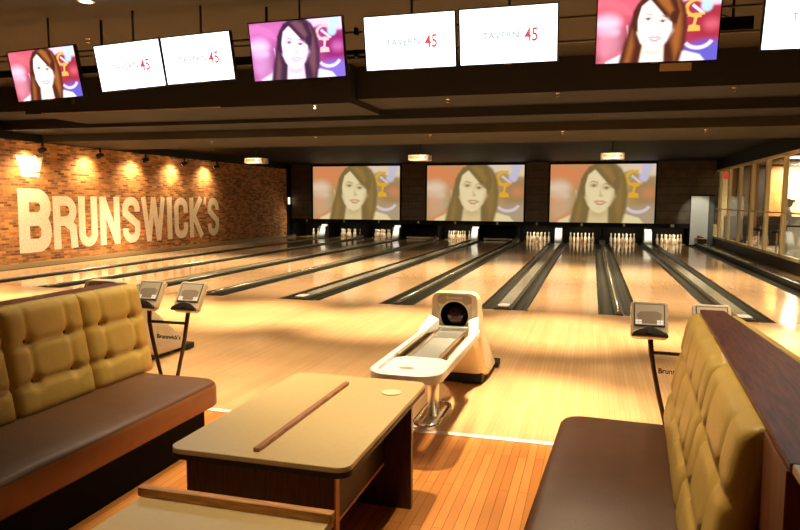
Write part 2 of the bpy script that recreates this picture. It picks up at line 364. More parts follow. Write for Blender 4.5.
o = mb.build('painted_crown', PNT, wl, loc=(XL, 0, 0)); o['label'] = 'cream painted crown above the lettering'

# wall spotlights
WSP = [(3.15, 'first brick wall spotlight, above the painted crown'), (5.15, 'second brick wall spotlight, above the gap between painted R and U'),
       (7.1, 'third brick wall spotlight, above the painted S and W'), (9.1, 'fourth brick wall spotlight, above the painted I and C'), (11.1, "fifth brick wall spotlight, above the last painted S")]
for y, lab in WSP:
    t = thing('wall_spotlight', 'small black '+lab, 'spotlight', (-11.6, y, 3.08), group='spotlights along the brick wall')
    bx('mounting_arm', -.52, .02, -.012, .012, -.06, -.035, BLK, t)
    MB().lathe([(.03, -.14), (.03, -.02)], n=12).build('stem', BLK, t)
    hd = MB().tube([(.10, 0, -.22), (.03, 0, -.205), (-.08, 0, -.25)], [.04, .062, .072], 14).build('lamp_head', BLK, t, smooth=True)
    MB().tube([(-.082, 0, -.251), (-.086, 0, -.2525)], .06, 14).build('lamp_lens', LITE, t)
    spot('wall_spot_lamp', (-11.74, y, 2.79), (XL, y-.05, 2.25), 85, 135, 1, (1, .72, .38), .04)

# ------------------------------------------------------------------ lanes
WD, ND, G, LW = .29, .122, .235, 1.054
NW = ['one', 'two', 'three', 'four', 'five', 'six', 'seven', 'eight', 'nine', 'ten']
names = ['first', 'second', 'third', 'fourth', 'fifth', 'sixth', 'seventh', 'eighth', 'ninth', 'tenth']
lane_x = []
for p in (-10.38, -6.92, -3.46, 0, 3.46):
    lane_x += [p-WD/2-G-LW/2, p+WD/2+G+LW/2]
def gutter_mesh(xc):
    n = 8; r = G/2-.004
    o_ = [(xc+r*math.cos(PI+PI*k/n), -.012+.085*math.sin(PI+PI*k/n)) for k in range(n+1)]
    i_ = [(xc+(r-.006)*math.cos(PI+PI*k/n), -.012+.079*math.sin(PI+PI*k/n)) for k in range(n+1)]
    return MB().prism(o_+i_[::-1], 0.0, 19.0, 'y')
for i, x in enumerate(lane_x):
    extra = [' beside the brick wall', '', '', '', '', '', ' left of the ball return in the centre', ' right of the ball return in the centre', '', ' beside the windowed wall'][i]
    t = thing('bowling_lane', 'maple bowling lane, %s from the brick wall%s' % (names[i], extra if i in (6, 7, 9, 0) else ''), 'bowling lane', (x, 0, -.06), group='bowling lanes')
    bx('lane_bed', -LW/2, LW/2, 0, 19.35, 0, .0595, LANE, t)
    for s in (-1, 1):
        g = gutter_mesh(s*(LW/2+G/2)).build('gutter', GUT, t, loc=(0, 0, .06), smooth=False)
    bx('pin_deck_edge', -LW/2, LW/2, 19.352, 19.37, 0, .075, CAPW, t)
def divider(xc, wide, lab):
    t = thing('lane_divider', lab, 'lane divider', (xc, 0, 0), group='dividers between the lanes')
    if wide:
        MB().prism([(-.145, -.1), (.145, -.1), (.145, .012), (.12, .03), (-.12, .03), (-.145, .012)], 0, 17.45, 'y').build('base_rail', CAPD, t)
        bx('top_strip', -.10, .10, .35, 17.45, .0305, .036, CAPW, t)
        MB().prism(rrect(-.09, .09, .06, .34, .06), .0305, .05, 'z').build('end_cap', WHITEM, t, .006)
    else:
        MB().prism([(-.061, -.1), (.061, -.1), (.061, .010), (.045, .025), (-.045, .025), (-.061, .010)], 0, 17.45, 'y').build('base_rail', CAPD, t)
        MB().tube([(0, .3, .032), (0, 17.45, .032)], .016, 8).build('top_strip', CAPW, t, smooth=True)
        MB().lathe([(.001, .044), (.03, .04), (.035, .025)], (0, .2, 0), 14).build('end_cap', METAL, t, smooth=True)
    return t
wn = ['between lanes one and two', 'between lanes three and four', 'between lanes five and six', 'between lanes seven and eight, leading to the centre ball return', 'between lanes nine and ten']
for i, p in enumerate((-10.38, -6.92, -3.46, 0, 3.46)): divider(p, True, 'wide pale-topped ball track cover '+wn[i])
nn = ['between lanes two and three', 'between lanes four and five', 'between lanes six and seven', 'between lanes eight and nine']
for i, p in enumerate((-8.65, -5.19, -1.73, 1.73)): divider(p, False, 'narrow dark divider with a rail '+nn[i])
# side curb on the right
t = thing('side_curb', 'dark stepped curb with a metal rail beside the tenth lane under the windows', 'curb', (5.13, 0, 0))
MB().prism([(.03, -.17), (.37, -.17), (.37, .05), (.30, .10), (.06, .10), (.03, .04)], 0, 18.0, 'y').build('curb_body', BLK, t)
bx('metal_rail', .06, .095, .0, 18.0, .1005, .118, CAPD, t)
bx('cover_strip', .12, .27, 9.0, 18.0, .1005, .106, CAPW, t)
t2 = thing('side_gutter_lip', 'thin pale edge along the gutter at the brick wall', 'trim', (-12.04, 0, 0))
bpy.data.objects.remove(t2)

# pins
PROF = [(.026, 0), (.038, .02), (.052, .06), (.0602, .115), (.055, .165), (.040, .21), (.026, .245), (.0232, .262), (.0245, .285), (.031, .325), (.0323, .345), (.027, .368), (.012, .380), (.001, .382)]
pin0 = thing('bowling_pin', '', 'bowling pin', (0, 0, 0))
MB().lathe(PROF, n=14).build('pin_body', PINM, pin0, smooth=True)
MB().lathe([(.0262, .243), (.0250, .250), (.0262, .243)], n=14)
nb = MB(); nb.lathe([(.0275, .2405), (.0272, .2455)], n=14); nb.lathe([(.0253, .2535), (.0249, .2585)], n=14); nb.build('neck_stripes', PINR, pin0)
places = ['head pin', 'left pin of the second row', 'right pin of the second row', 'left pin of the third row', 'middle pin of the third row', 'right pin of the third row',
          'leftmost pin of the back row', 'second pin from the left in the back row', 'third pin from the left in the back row', 'rightmost pin of the back row']
first = True
for li in (0, 1, 2, 4, 6, 7, 8, 9):
    k = 0
    for r in range(4):
        for q in range(r+1):
            if li in (0,) and k not in (2, 5, 8, 9): k += 1; continue
            o = pin0 if first else copy_tree(pin0); first = False
            o.location = (lane_x[li]+(q-r/2)*.3048, 18.4+r*.264, .0005)
            o['label'] = 'white bowling pin on lane %s, %s' % (NW[li], places[k]); o['category'] = 'bowling pin'; o['group'] = 'pins racked on lane '+NW[li]
            k += 1
for i, x in enumerate(lane_x):
    if i in (3, 5): continue
    area('pin_lamp', (x, 18.42, .645), (x, 18.9, 0), 5 if i > 3 else 3, .8, .06, (1, .80, .5))
# hoods over ball tracks and partition panels in the pit
for i, p in enumerate((-10.38, -6.92, -3.46, 0, 3.46)):
    t = thing('track_hood', 'sloping white ball track hood at the pit '+['between lanes one and two', 'between lanes three and four', 'between lanes five and six', 'between lanes seven and eight', 'between lanes nine and ten'][i], 'hood', (p, 18.0, 0), group='white hoods between the pin openings')
    MB().prism([(-.35, .04), (.14, .60), (.24, .60), (.24, 0), (-.33, 0)], -.14, .14, 'x').build('sloping_face', WHITEM, t, .012)
    bx('side_cheek', -.16, -.143, -.15, .24, 0, .52, DARKP, t); bx('side_cheek', .143, .16, -.15, .24, 0, .52, DARKP, t)
for i, p in enumerate((-11.95, -8.65, -5.19, -1.73, 1.73)):
    t = thing('divider_end_cover', 'low grey metal cover at the pit end '+['beside the brick wall', 'between lanes two and three', 'between lanes four and five', 'between lanes six and seven', 'between lanes eight and nine'][i], 'cover', (p, 17.95, 0), group='low covers at the pit')
    MB().prism([(-.45, .03), (.05, .12), (.3, .12), (.3, 0), (-.45, 0)], -.11, .11, 'x').build('cover_shell', METAL, t, .01)
    bx('bracket', -.02, .02, .1, .28, .12, .2, DARKP, t)
for i, p in enumerate((-12.09, -10.38, -8.65, -6.92, -5.19, -3.46, -1.73, 0, 1.73, 3.46, 5.19)):
    tag(bx('pit_partition', p-.05, p+.05, 18.26, 20.1, -.15, .655, BLK), 'black partition in the pit '+['at the brick wall', 'between lanes one and two', 'between lanes two and three', 'between lanes three and four', 'between lanes four and five', 'between lanes five and six', 'between lanes six and seven', 'between lanes seven and eight', 'between lanes eight and nine', 'between lanes nine and ten', 'beside the silver panel'][i], 'partition', 'pit partitions')
tag(bx('pit_curtain', XL, 5.0, 19.75, 19.8, -.15, .8, BLK), 'black curtain hanging behind all the pins', 'curtain')
for i, x in enumerate(lane_x):
    t = thing('lane_number', 'small pale number %s on the black header above lane %s' % (NW[i], NW[i]), 'number sign', (x, 18.235, .745), group='lane numbers')
    bx('plate', -.07, .07, 0, .005, -.06, .06, DARKP, t)
    text_obj('digits', str(i+1), .15, NUM, t, (0, -.003, 0), extrude=.002, offset=.004)
# lowered sweep bars on the two dark lanes
for i in (3, 5):
    t = thing('sweep_bar', 'pale sweep bar lowered across empty lane '+NW[i], 'sweep bar', (lane_x[i], 18.5, 0), group='lowered sweep bars')
    bx('bar', -.60, .60, -.015, .015, .03, .10, CAPW, t); bx('arm', -.585, -.56, 0, .7, .06, .09, DARKP, t); bx('arm', .56, .585, 0, .7, .06, .09, DARKP, t)
t = thing('end_panel', 'tall silver cabinet panel at the far right corner beside lane ten', 'panel', (5.36, 18.18, 0))
bx('front_face', -.34, .30, -.0, .06, .02, 1.93, mat('silver laminate', (.62, .64, .58), .3, metal=.25), t, .01); bx('side_post', .302, .50, .0, .10, .0, 1.93, mat('grey post', (.09, .10, .09), .4), t)
bx('top_frame', -.36, .52, -.012, .08, 1.932, 1.975, BLK, t)
spot('panel_fill', (5.0, 16.2, 2.9), (5.3, 18.2, 1.1), 130, 33, .35, (1, .95, .82), .1)  # added spot to brighten the silver panel, without a fixture
for li in (-10.38, -6.92, -3.46, 0, 3.46):
    spot('hood_fill', (li+.3, 15.9, 3.2), (li, 18.05, .32), 420, 15, 1, (1, .95, .8), .04)  # added narrow spots that whiten the hoods, no fixture there
tag(bx('curb_end_box', 5.17, 5.50, 17.2, 18.0, .12, .30, DARKP), 'low black box at the far end of the right curb', 'box')
t = thing('bowling_shoe', 'small red and white shoe left on the curb beside the silver panel', 'shoe', (5.33, 17.55, .301), rz=.4)
MB().loft([[(x, y*wd, z) for y, z in ((-.05, 0), (.05, 0), (.05, h*.6), (.03, h), (-.03, h), (-.05, h*.6))] for x, wd, h in ((-.14, .7, .09), (-.08, .9, .12), (0, .8, .09), (.08, 1, .06), (.14, .7, .04))]).build('upper', PINR, t, .008)
MB().loft([[(x, y*wd, z) for y, z in ((-.055, -.001), (.055, -.001), (.055, .02), (-.055, .02))] for x, wd in ((-.15, .7), (-.08, .95), (.08, 1.05), (.15, .7))]).build('sole', WHITEM, t)

# ------------------------------------------------------------------ picture on the screens
def palette(kind):
    if kind == 'tv':
        return dict(bg=(.42, .04, .07), bg2=(.85, .16, .22), glow=(1.1, .68, .88), hair=(.09, .022, .012), hair2=(.42, .13, .03), face=(1.3, 1.12, 1.0), neck=(1.2, .95, .8),
                 lip=(.95, .40, .45), eye=(.20, .10, .08), gold=(1, .50, .10), blue=(.14, .12, .60), ball=(.55, .75, 1), ring=(.95, .75, 1), skin=(1.1, .95, .95), shade=(.95, .66, .58), dark=(.40, .03, .05)), .66
    if kind == 'tv violet':
        return dict(bg=(.40, .06, .24), bg2=(.75, .20, .55), glow=(1, .68, 1.1), hair=(.06, .022, .05), hair2=(.22, .08, .12), face=(1.2, .95, 1.2), neck=(1.1, .8, 1.05),
                 lip=(.90, .50, .75), eye=(.18, .08, .16), gold=(1, .60, .62), blue=(.25, .16, .70), ball=(.55, .80, 1), ring=(.95, .75, 1), skin=(1.0, .85, 1.1), shade=(.85, .55, .85), dark=(.32, .02, .16)), .66
    return dict(bg=(.50, .33, .14), bg2=(.80, .27, .10), glow=(.85, .66, .46), hair=(.24, .155, .05), hair2=(.33, .20, .055), face=(.90, .74, .42), neck=(.78, .60, .30),
                 lip=(.66, .34, .20), eye=(.28, .17, .07), gold=(.85, .45, .03), blue=(.48, .36, .22), ball=(.62, .58, .72), ring=(.74, .62, .64), skin=(.88, .72, .38), shade=(.66, .48, .22), dark=(.42, .25, .11)), .43
import numpy as np
NX, NY = 208, 118
GX, GY = np.meshgrid(np.linspace(0, 1, NX), np.linspace(0, 1, NY))
def soft_poly(pts, soft):
    """coverage 0..1 of a polygon with a soft edge, aspect corrected"""
    A = 1.778; px = GX*A; py = GY; d = np.full(px.shape, 9.0); inside = np.zeros(px.shape, bool); n = len(pts)
    for i in range(n):
        x0, y0 = pts[i][0]*A, pts[i][1]; x1, y1 = pts[(i+1) % n][0]*A, pts[(i+1) % n][1]
        ex, ey = x1-x0, y1-y0; q = ex*ex+ey*ey+1e-12
        t_ = np.clip(((px-x0)*ex+(py-y0)*ey)/q, 0, 1); d = np.minimum(d, np.hypot(px-x0-t_*ex, py-y0-t_*ey))
        c = ((y0 > py) != (y1 > py)) & (px < (x1-x0)*(py-y0)/((y1-y0) if abs(y1-y0) > 1e-9 else 1e-9)+x0)
        inside ^= c
    sd = np.where(inside, d, -d); return np.clip(.5+sd/(2*soft), 0, 1)
def picture_pixels(P):
    img = np.ones((NY, NX, 3))*np.array(P['bg'])
    def L(pts, k, soft=.012, a=1.0):
        nonlocal img
        c = (soft_poly(pts, soft)*a)[..., None]; c = c*c*(3-2*c); img = img*(1-c)+np.array(P[k])*c
    L([(-.1, .55), (.5, .55), (.5, 1.1), (-.1, 1.1)], 'bg2', .2, .7)
    L([(-.05, .93), (.10, .98), (.24, .86), (.30, .70), (.22, .74), (.10, .84), (-.05, .82)], 'bg2', .03)
    L(ell(.08, .60, .12, .12), 'glow', .09, .8); L(ell(.10, .46, .10, .08), 'glow', .05, .55)
    L(ell(.06, .30, .10, .22), 'bg2', .08, .5); L(ell(.11, .33, .13, .42), 'glow', .12, .35)
    L([(.0, .0), (.3, .3), (.32, .5), (.22, .15), (.06, -.1)], 'bg2', .04, .8)
    L(arc(.08, .42, .19, .42, -90, 20, 12)+arc(.08, .42, .175, .39, 20, -90, 12), 'glow', .012, .6)
    L([(.60, 1.05), (1.05, 1.05), (1.05, .80), (.9, .78), (.78, .90), (.70, .86)], 'glow', .03)
    L(ell(.92, .52, .16, .26), 'dark', .10, .9); L(ell(.94, .52, .07, .10), 'bg2', .07, .6); L(ell(.92, .10, .22, .20), 'blue', .08, .9)
    L(arc(.84, .36, .135, .20, 215, 335, 14)+arc(.84, .36, .105, .145, 335, 215, 14), 'ring', .014)
    L([(.86, 1.05), (1.0, 1.05), (.95, .84), (.88, .78)], 'ball', .02, .8); L(ell(.89, .78, .045, .08), 'ball', .03)
    L(arc(.82, .76, .105, .14, 75, 290, 14)+arc(.82, .76, .075, .095, 290, 75, 14), 'gold', .010)
    L([(.75, .43), (.85, .43), (.845, .50), (.81, .52), (.83, .68), (.80, .69), (.79, .53), (.755, .51)], 'gold', .010)
    L([(.77, .79), (.86, .66), (.875, .69), (.785, .82)], 'ring', .008); L([(.74, .64), (.88, .66), (.88, .69), (.76, .68)], 'gold', .010)
    L([(.02, -.1), (.10, .04), (.20, .12), (.34, .17), (.60, .17), (.74, .15), (.86, .09), (.95, -.1)], 'skin', .02)
    L([(.18, -.1), (.22, .22), (.26, .45), (.29, .66), (.33, .85), (.40, .97), (.46, 1.04), (.60, 1.04), (.68, .93), (.73, .75), (.745, .5), (.735, .25), (.69, -.1)], 'hair', .035)
    L([(.62, .97), (.67, .88), (.70, .70), (.71, .45), (.70, .2), (.66, .0), (.62, .3), (.65, .6)], 'hair2', .05, .8)
    L([(.24, .0), (.27, .30), (.30, .50), (.32, .25), (.29, -.02)], 'hair2', .05, .8)
    L([(.36, -.1), (.395, .30), (.56, .30), (.57, -.1)], 'neck', .03); L([(.39, .12), (.41, .27), (.56, .28), (.55, .12), (.48, .08)], 'shade', .05, .8)
    L([(.335, .60), (.34, .44), (.37, .30), (.42, .20), (.475, .165), (.53, .20), (.585, .31), (.62, .46), (.62, .62), (.59, .78), (.53, .90), (.44, .92), (.37, .82)], 'face', .022)
    L([(.60, .60), (.64, .45), (.58, .28), (.55, .26), (.59, .42)], 'shade', .04, .7); L([(.34, .60), (.34, .42), (.38, .28), (.37, .45)], 'shade', .04, .6)
    L([(.40, .97), (.46, .86), (.53, .72), (.575, .62), (.63, .56), (.66, .55), (.68, .72), (.64, .94), (.55, 1.04), (.46, 1.04)], 'hair', .022)
    L([(.46, .97), (.53, .82), (.60, .68), (.63, .75), (.58, .94), (.52, 1.0)], 'hair2', .035, .85)
    L([(.36, .88), (.340, .66), (.345, .45), (.30, .5), (.30, .75), (.38, .97), (.44, .93)], 'hair', .022)
    for cx, cy in ((.425, .635), (.545, .595)):
        L(ell(cx, cy+.012, .05, .05), 'shade', .04, .75); L(ell(cx, cy, .028, .020), 'eye', .012); L(ell(cx-.018, cy-.004, .007, .010), 'face', .008, .7); L(ell(cx+.018, cy-.004, .007, .010), 'face', .008, .7)
        L([(cx-.045, cy+.052), (cx-.01, cy+.085), (cx+.042, cy+.058), (cx+.04, cy+.045), (cx-.01, cy+.068)], 'hair', .010, .8)
    L([(.485, .60), (.475, .47), (.495, .45), (.515, .46), (.50, .50)], 'shade', .022, .8); L([(.47, .455), (.495, .44), (.52, .455), (.50, .468)], 'shade', .010)
    L([(.425, .365), (.46, .385), (.485, .378), (.51, .385), (.555, .35), (.50, .295), (.46, .305)], 'lip', .012); L([(.445, .352), (.49, .355), (.53, .345), (.49, .330)], 'face', .008)
    L([(.46, .26), (.51, .26), (.50, .24), (.47, .24)], 'shade', .02, .5)
    return img
PICM = bpy.data.materials.new('screen picture'); PICM.use_nodes = True; _n = PICM.node_tree; _n.nodes.clear()
_a = _n.nodes.new('ShaderNodeVertexColor'); _a.layer_name = 'picture'; _e = _n.nodes.new('ShaderNodeEmission'); _o = _n.nodes.new('ShaderNodeOutputMaterial')
_n.links.new(_a.outputs[0], _e.inputs[0]); _n.links.new(_e.outputs[0], _o.inputs[0])
PME = {}
def picture(w_, h_, kind, parent, name='screen_picture', off=0.0):
    """picture shown on a flat screen, centre at origin, facing -Y"""
    if kind not in PME:
        P, k = palette(kind); img = picture_pixels(P)*k
        V = [(x-.5, 0, y-.5) for y in np.linspace(0, 1, NY) for x in np.linspace(0, 1, NX)]
        Fc = [(j*NX+i, j*NX+i+1, (j+1)*NX+i+1, (j+1)*NX+i) for j in range(NY-1) for i in range(NX-1)]
        me = bpy.data.meshes.new(name); me.from_pydata(V, [], Fc)
        ca = me.color_attributes.new('picture', 'FLOAT_COLOR', 'POINT')
        ca.data.foreach_set('color', np.concatenate([img, np.ones((NY, NX, 1))], 2).astype(np.float32).ravel()); me.materials.append(PICM); PME[kind] = me
    o_ = bpy.data.objects.new(name, PME[kind]); COL.objects.link(o_); o_.parent = parent; o_.location = (0, -off-.001, 0); o_.scale = (w_, 1, h_); return o_

# projection screens on the plank wall
SCR = [(-11.0, -6.87, 'left'), (-5.645, -1.47, 'middle'), (-.40, 3.69, 'right')]
for x0, x1, nm in SCR:
    t = thing('projection_screen', 'large %s projection screen showing a long-haired woman, above the pins' % nm, 'screen', ((x0+x1)/2, 18.34, 2.02), group='projection screens on the plank wall')
    W, H = x1-x0, 2.37
    m = MB(); f = .06
    m.box(-W/2-f, W/2+f, -.09, 0, -H/2-f, -H/2).box(-W/2-f, W/2+f, -.09, 0, H/2, H/2+f).box(-W/2-f, -W/2, -.09, 0, -H/2, H/2).box(W/2, W/2+f, -.09, 0, -H/2, H/2)
    m.build('screen_frame', BLK, t)
    bx('screen_sheet', -W/2, W/2, -.03, -.005, -H/2, H/2, mat('screen cloth', (.5, .45, .35), .9), t)
    picture(W, H, 'projection', t, off=.035)
for x, z, nm in ((-8.9, 2.9, 'left'), (-3.6, 2.93, 'middle'), (1.78, 2.91, 'right')):
    t = thing('ceiling_projector', 'small white projector hanging before the %s projection screen' % nm, 'projector', (x, 8.8, z), group='projectors under the dark ceiling')
    bx('body', -.31, .31, -.10, .35, -.085, .085, mat('projector shell', (.88, .82, .68), .4), t, .02)
    bx('rear_vent', -.24, .08, -.103, -.0995, -.035, .055, mat('amber vent', (.50, .26, .07), .4), t)
    MB().tube([(.2, -.108, 0), (.2, -.10, 0)], .045, 14).build('rear_dial', TAN, t)
    MB().tube([(0, .1, .085), (0, .1, 3.32-z)], .02, 8).build('mount_pole', BLK, t)
    spot('projector_fill', (x, 8.15, z-.05), (x, 8.8, z), 16, 60, .8, (1, .85, .6), .03)  # added spot lighting the projector's back, not its own beam

# ------------------------------------------------------------------ monitors over the approach
TVS = [('tv', 'portrait', -5.599, 3.289, 1.059, .651, 2.25, 'leftmost hanging monitor, showing a long-haired woman on red'),
       ('w', 'white', -4.309, 3.333, .961, .574, 2.7, 'bright white hanging monitor, left one of the left pair'),
       ('w', 'white', -3.345, 3.374, .951, .569, 1.88, 'bright white hanging monitor, right one of the left pair'),
       ('tv violet', 'portrait', -2.043, 3.407, 1.174, .671, .73, 'hanging monitor showing a violet-tinted woman, between the two white pairs'),
       ('w', 'white', -.695, 3.42, 1.045, .591, .21, 'bright white hanging monitor, left one of the middle pair'),
       ('w', 'white', .381, 3.425, 1.045, .591, 0, 'bright white hanging monitor, right one of the middle pair'),
       ('tv', 'portrait', 1.86, 3.41, 1.17, .68, -.6, 'hanging monitor showing a woman on red, nearest the right side'),
       ('w', 'white', 3.33, 3.43, 1.03, .60, -.6, 'bright white hanging monitor cut off at the right edge of the photo')]
WTV = emi('monitor white', (.95, .98, 1.0), 1.5); GRYT = emi('monitor grey text', (.80, .88, 1.0), .33); REDT = emi('monitor red text', (.95, .12, .12), .42); 
for kind, _, x, z, W, H, roll, lab in TVS:
    t = thing('hanging_monitor', lab, 'monitor', (x, -3.06, z), rot=(math.radians(11), math.radians(-roll), 0), group='monitors hung over the approach')
    f = .012; m = MB()
    m.box(-W/2, W/2, .004, .06, -H/2, H/2)
    m.build('casing', BEZ, t, .004)
    m = MB()
    m.box(-W/2, W/2, -.006, .0035, -H/2, -H/2+f*1.3).box(-W/2, W/2, -.006, .0035, H/2-f, H/2).box(-W/2, -W/2+f, -.006, .0035, -H/2, H/2).box(W/2-f, W/2, -.006, .0035, -H/2, H/2)
    m.build('bezel', BEZ, t)
    bx('badge', -.04, .04, -.008, -.0062, -H/2+.003, -H/2+.012, mat('badge', (.8, .6, .3), .3, metal=.7), t)
    if kind == 'w':
        p = bx('screen_panel', -W/2+f, W/2-f, .0, .003, -H/2+f*1.3, H/2-f, WTV, t)
        text_obj('tavern_lettering', 'TAVERN', .10, GRYT, p, (-.07*W, -.004, .0), extrude=.001, offset=.0025, sx=1.05)
        text_obj('number_lettering', '45', .19, REDT, p, (.235*W, -.004, -.01), extrude=.001, offset=.003, sx=.75)
    else:
        p = bx('screen_panel', -W/2+f, W/2-f, .0, .003, -H/2+f*1.3, H/2-f, BEZ, t)
        picture(W-2*f, H-2.3*f, kind, p, off=.0005)
        bx('control_box', W*.05, W*.30, .0, .06, -H/2-.08, -H/2-.004, TAN if x > 0 else DARKP, t)
    hp = MB().tube([(0, 0, .05), (0, 0, 4.02-z)], .014, 8).build('hanger_pole', DARKP, t, loc=(0, .085, 0)); hp.rotation_euler = t.rotation_euler.to_matrix().inverted().to_euler()
    bx('wall_plate', -.12, .12, .06, .11, -.1, .1, DARKP, t)
def rail(name, x0, x1, z, r, lab):
    t = thing(name, lab, 'rail', (0, -2.82, 0), group='dark support rails behind the monitors')
    MB().tube([(x0, 0, z), (x1, 0, z+.02)], r, 8).build('tube', mat(name+' paint', (.10, .07, .04), .4, metal=.4), t, smooth=True)
    for xx in (x0+.2, (x0+x1)/2, x1-.2): bx('clamp', xx-.02, xx+.02, -.03, .03, z-.03, z+.05, BLK, t)
rail('support_rail', -9.5, -1.9, 3.60, .014, 'thin upper rail running behind the left monitors')
rail('support_rail', -9.5, -1.9, 3.53, .014, 'thin lower rail running behind the left monitors')
rail('support_rail', -1.6, 5.6, 3.62, .014, 'thin upper rail running behind the right monitors')
rail('support_rail', -1.6, 5.6, 3.37, .014, 'thin lower rail running behind the right monitors')
t = thing('cable_tray', 'thick black beam carrying cables behind the left monitors', 'beam', (0, -2.74, 0))
bx('tray', -9.5, -1.2, 0, .08, 3.34, 3.44, BLK, t)
for xx in (-8.0, -5.0, -2.6): bx('hanger', xx-.012, xx+.012, .02, .045, 3.44, 4.02, BLK, t)
t = thing('cable_tray', 'short black beam and junction box between the right monitors', 'beam', (0, -2.74, 0))
bx('tray', 2.48, 2.80, 0, .08, 3.42, 3.55, BLK, t); bx('hanger', 2.6, 2.625, .02, .045, 3.55, 4.02, BLK, t)
MB().tube([(2.45, .03, 3.55), (2.52, .03, 3.58), (2.60, .03, 3.54), (2.63, .03, 3.50)], .008, 6).build('cable', CAPW, t)

# ceiling downlights and sprinklers
for i, (x, y) in enumerate([(-4.55, -3.5), (-.9, -4.2), (.9, -6.6)]):
    t = thing('ceiling_downlight', 'round recessed ceiling downlight '+['above the left white monitors', 'behind the middle white monitors', 'above the table'][i], 'downlight', (x, y, 4.02), group='ceiling downlights')
    MB().lathe([(.10, 0), (.10, -.012), (.075, -.014)], n=20).build('trim_ring', METAL, t); MB().lathe([(.07, -.015), (.001, -.017)], n=20).build('lens', LITEW, t)
sp = [(-7.71, 4.407, 3.1), (-4.77, 3.9, 3.1), (-2.1, 3.9, 3.1), (.68, 3.8, 3.1), (3.38, 4.05, 3.1), (.69, 1.2, 3.46), (3.36, 1.3, 3.46), (-1.2, 1.4, 3.46), (-5.9, -1.9, 4.02), (-3.5, .9, 3.36)]
sl = ['first from the left on the lowest ceiling step', 'second from the left on the lowest ceiling step', 'third from the left on the lowest ceiling step', 'fourth from the left on the lowest ceiling step', 'fifth from the left on the lowest ceiling step',
      'under the dropped ceiling below the middle monitors', 'under the dropped ceiling at the right', 'under the dropped ceiling left of the middle monitors', 'on the high ceiling above the leftmost monitor', 'under the left dropped ceiling']
for (x, y, z), l in zip(sp, sl):
    t = thing('fire_sprinkler', 'small brass sprinkler head '+l, 'sprinkler', (x, y, z), group='ceiling sprinklers')
    MB().lathe([(.035, 0), (.03, -.012), (.012, -.014), (.012, -.05), (.03, -.052), (.03, -.058), (.001, -.06)], n=12).build('sprinkler_head', mat('brass', (.85, .70, .45), .25, metal=.8), t)

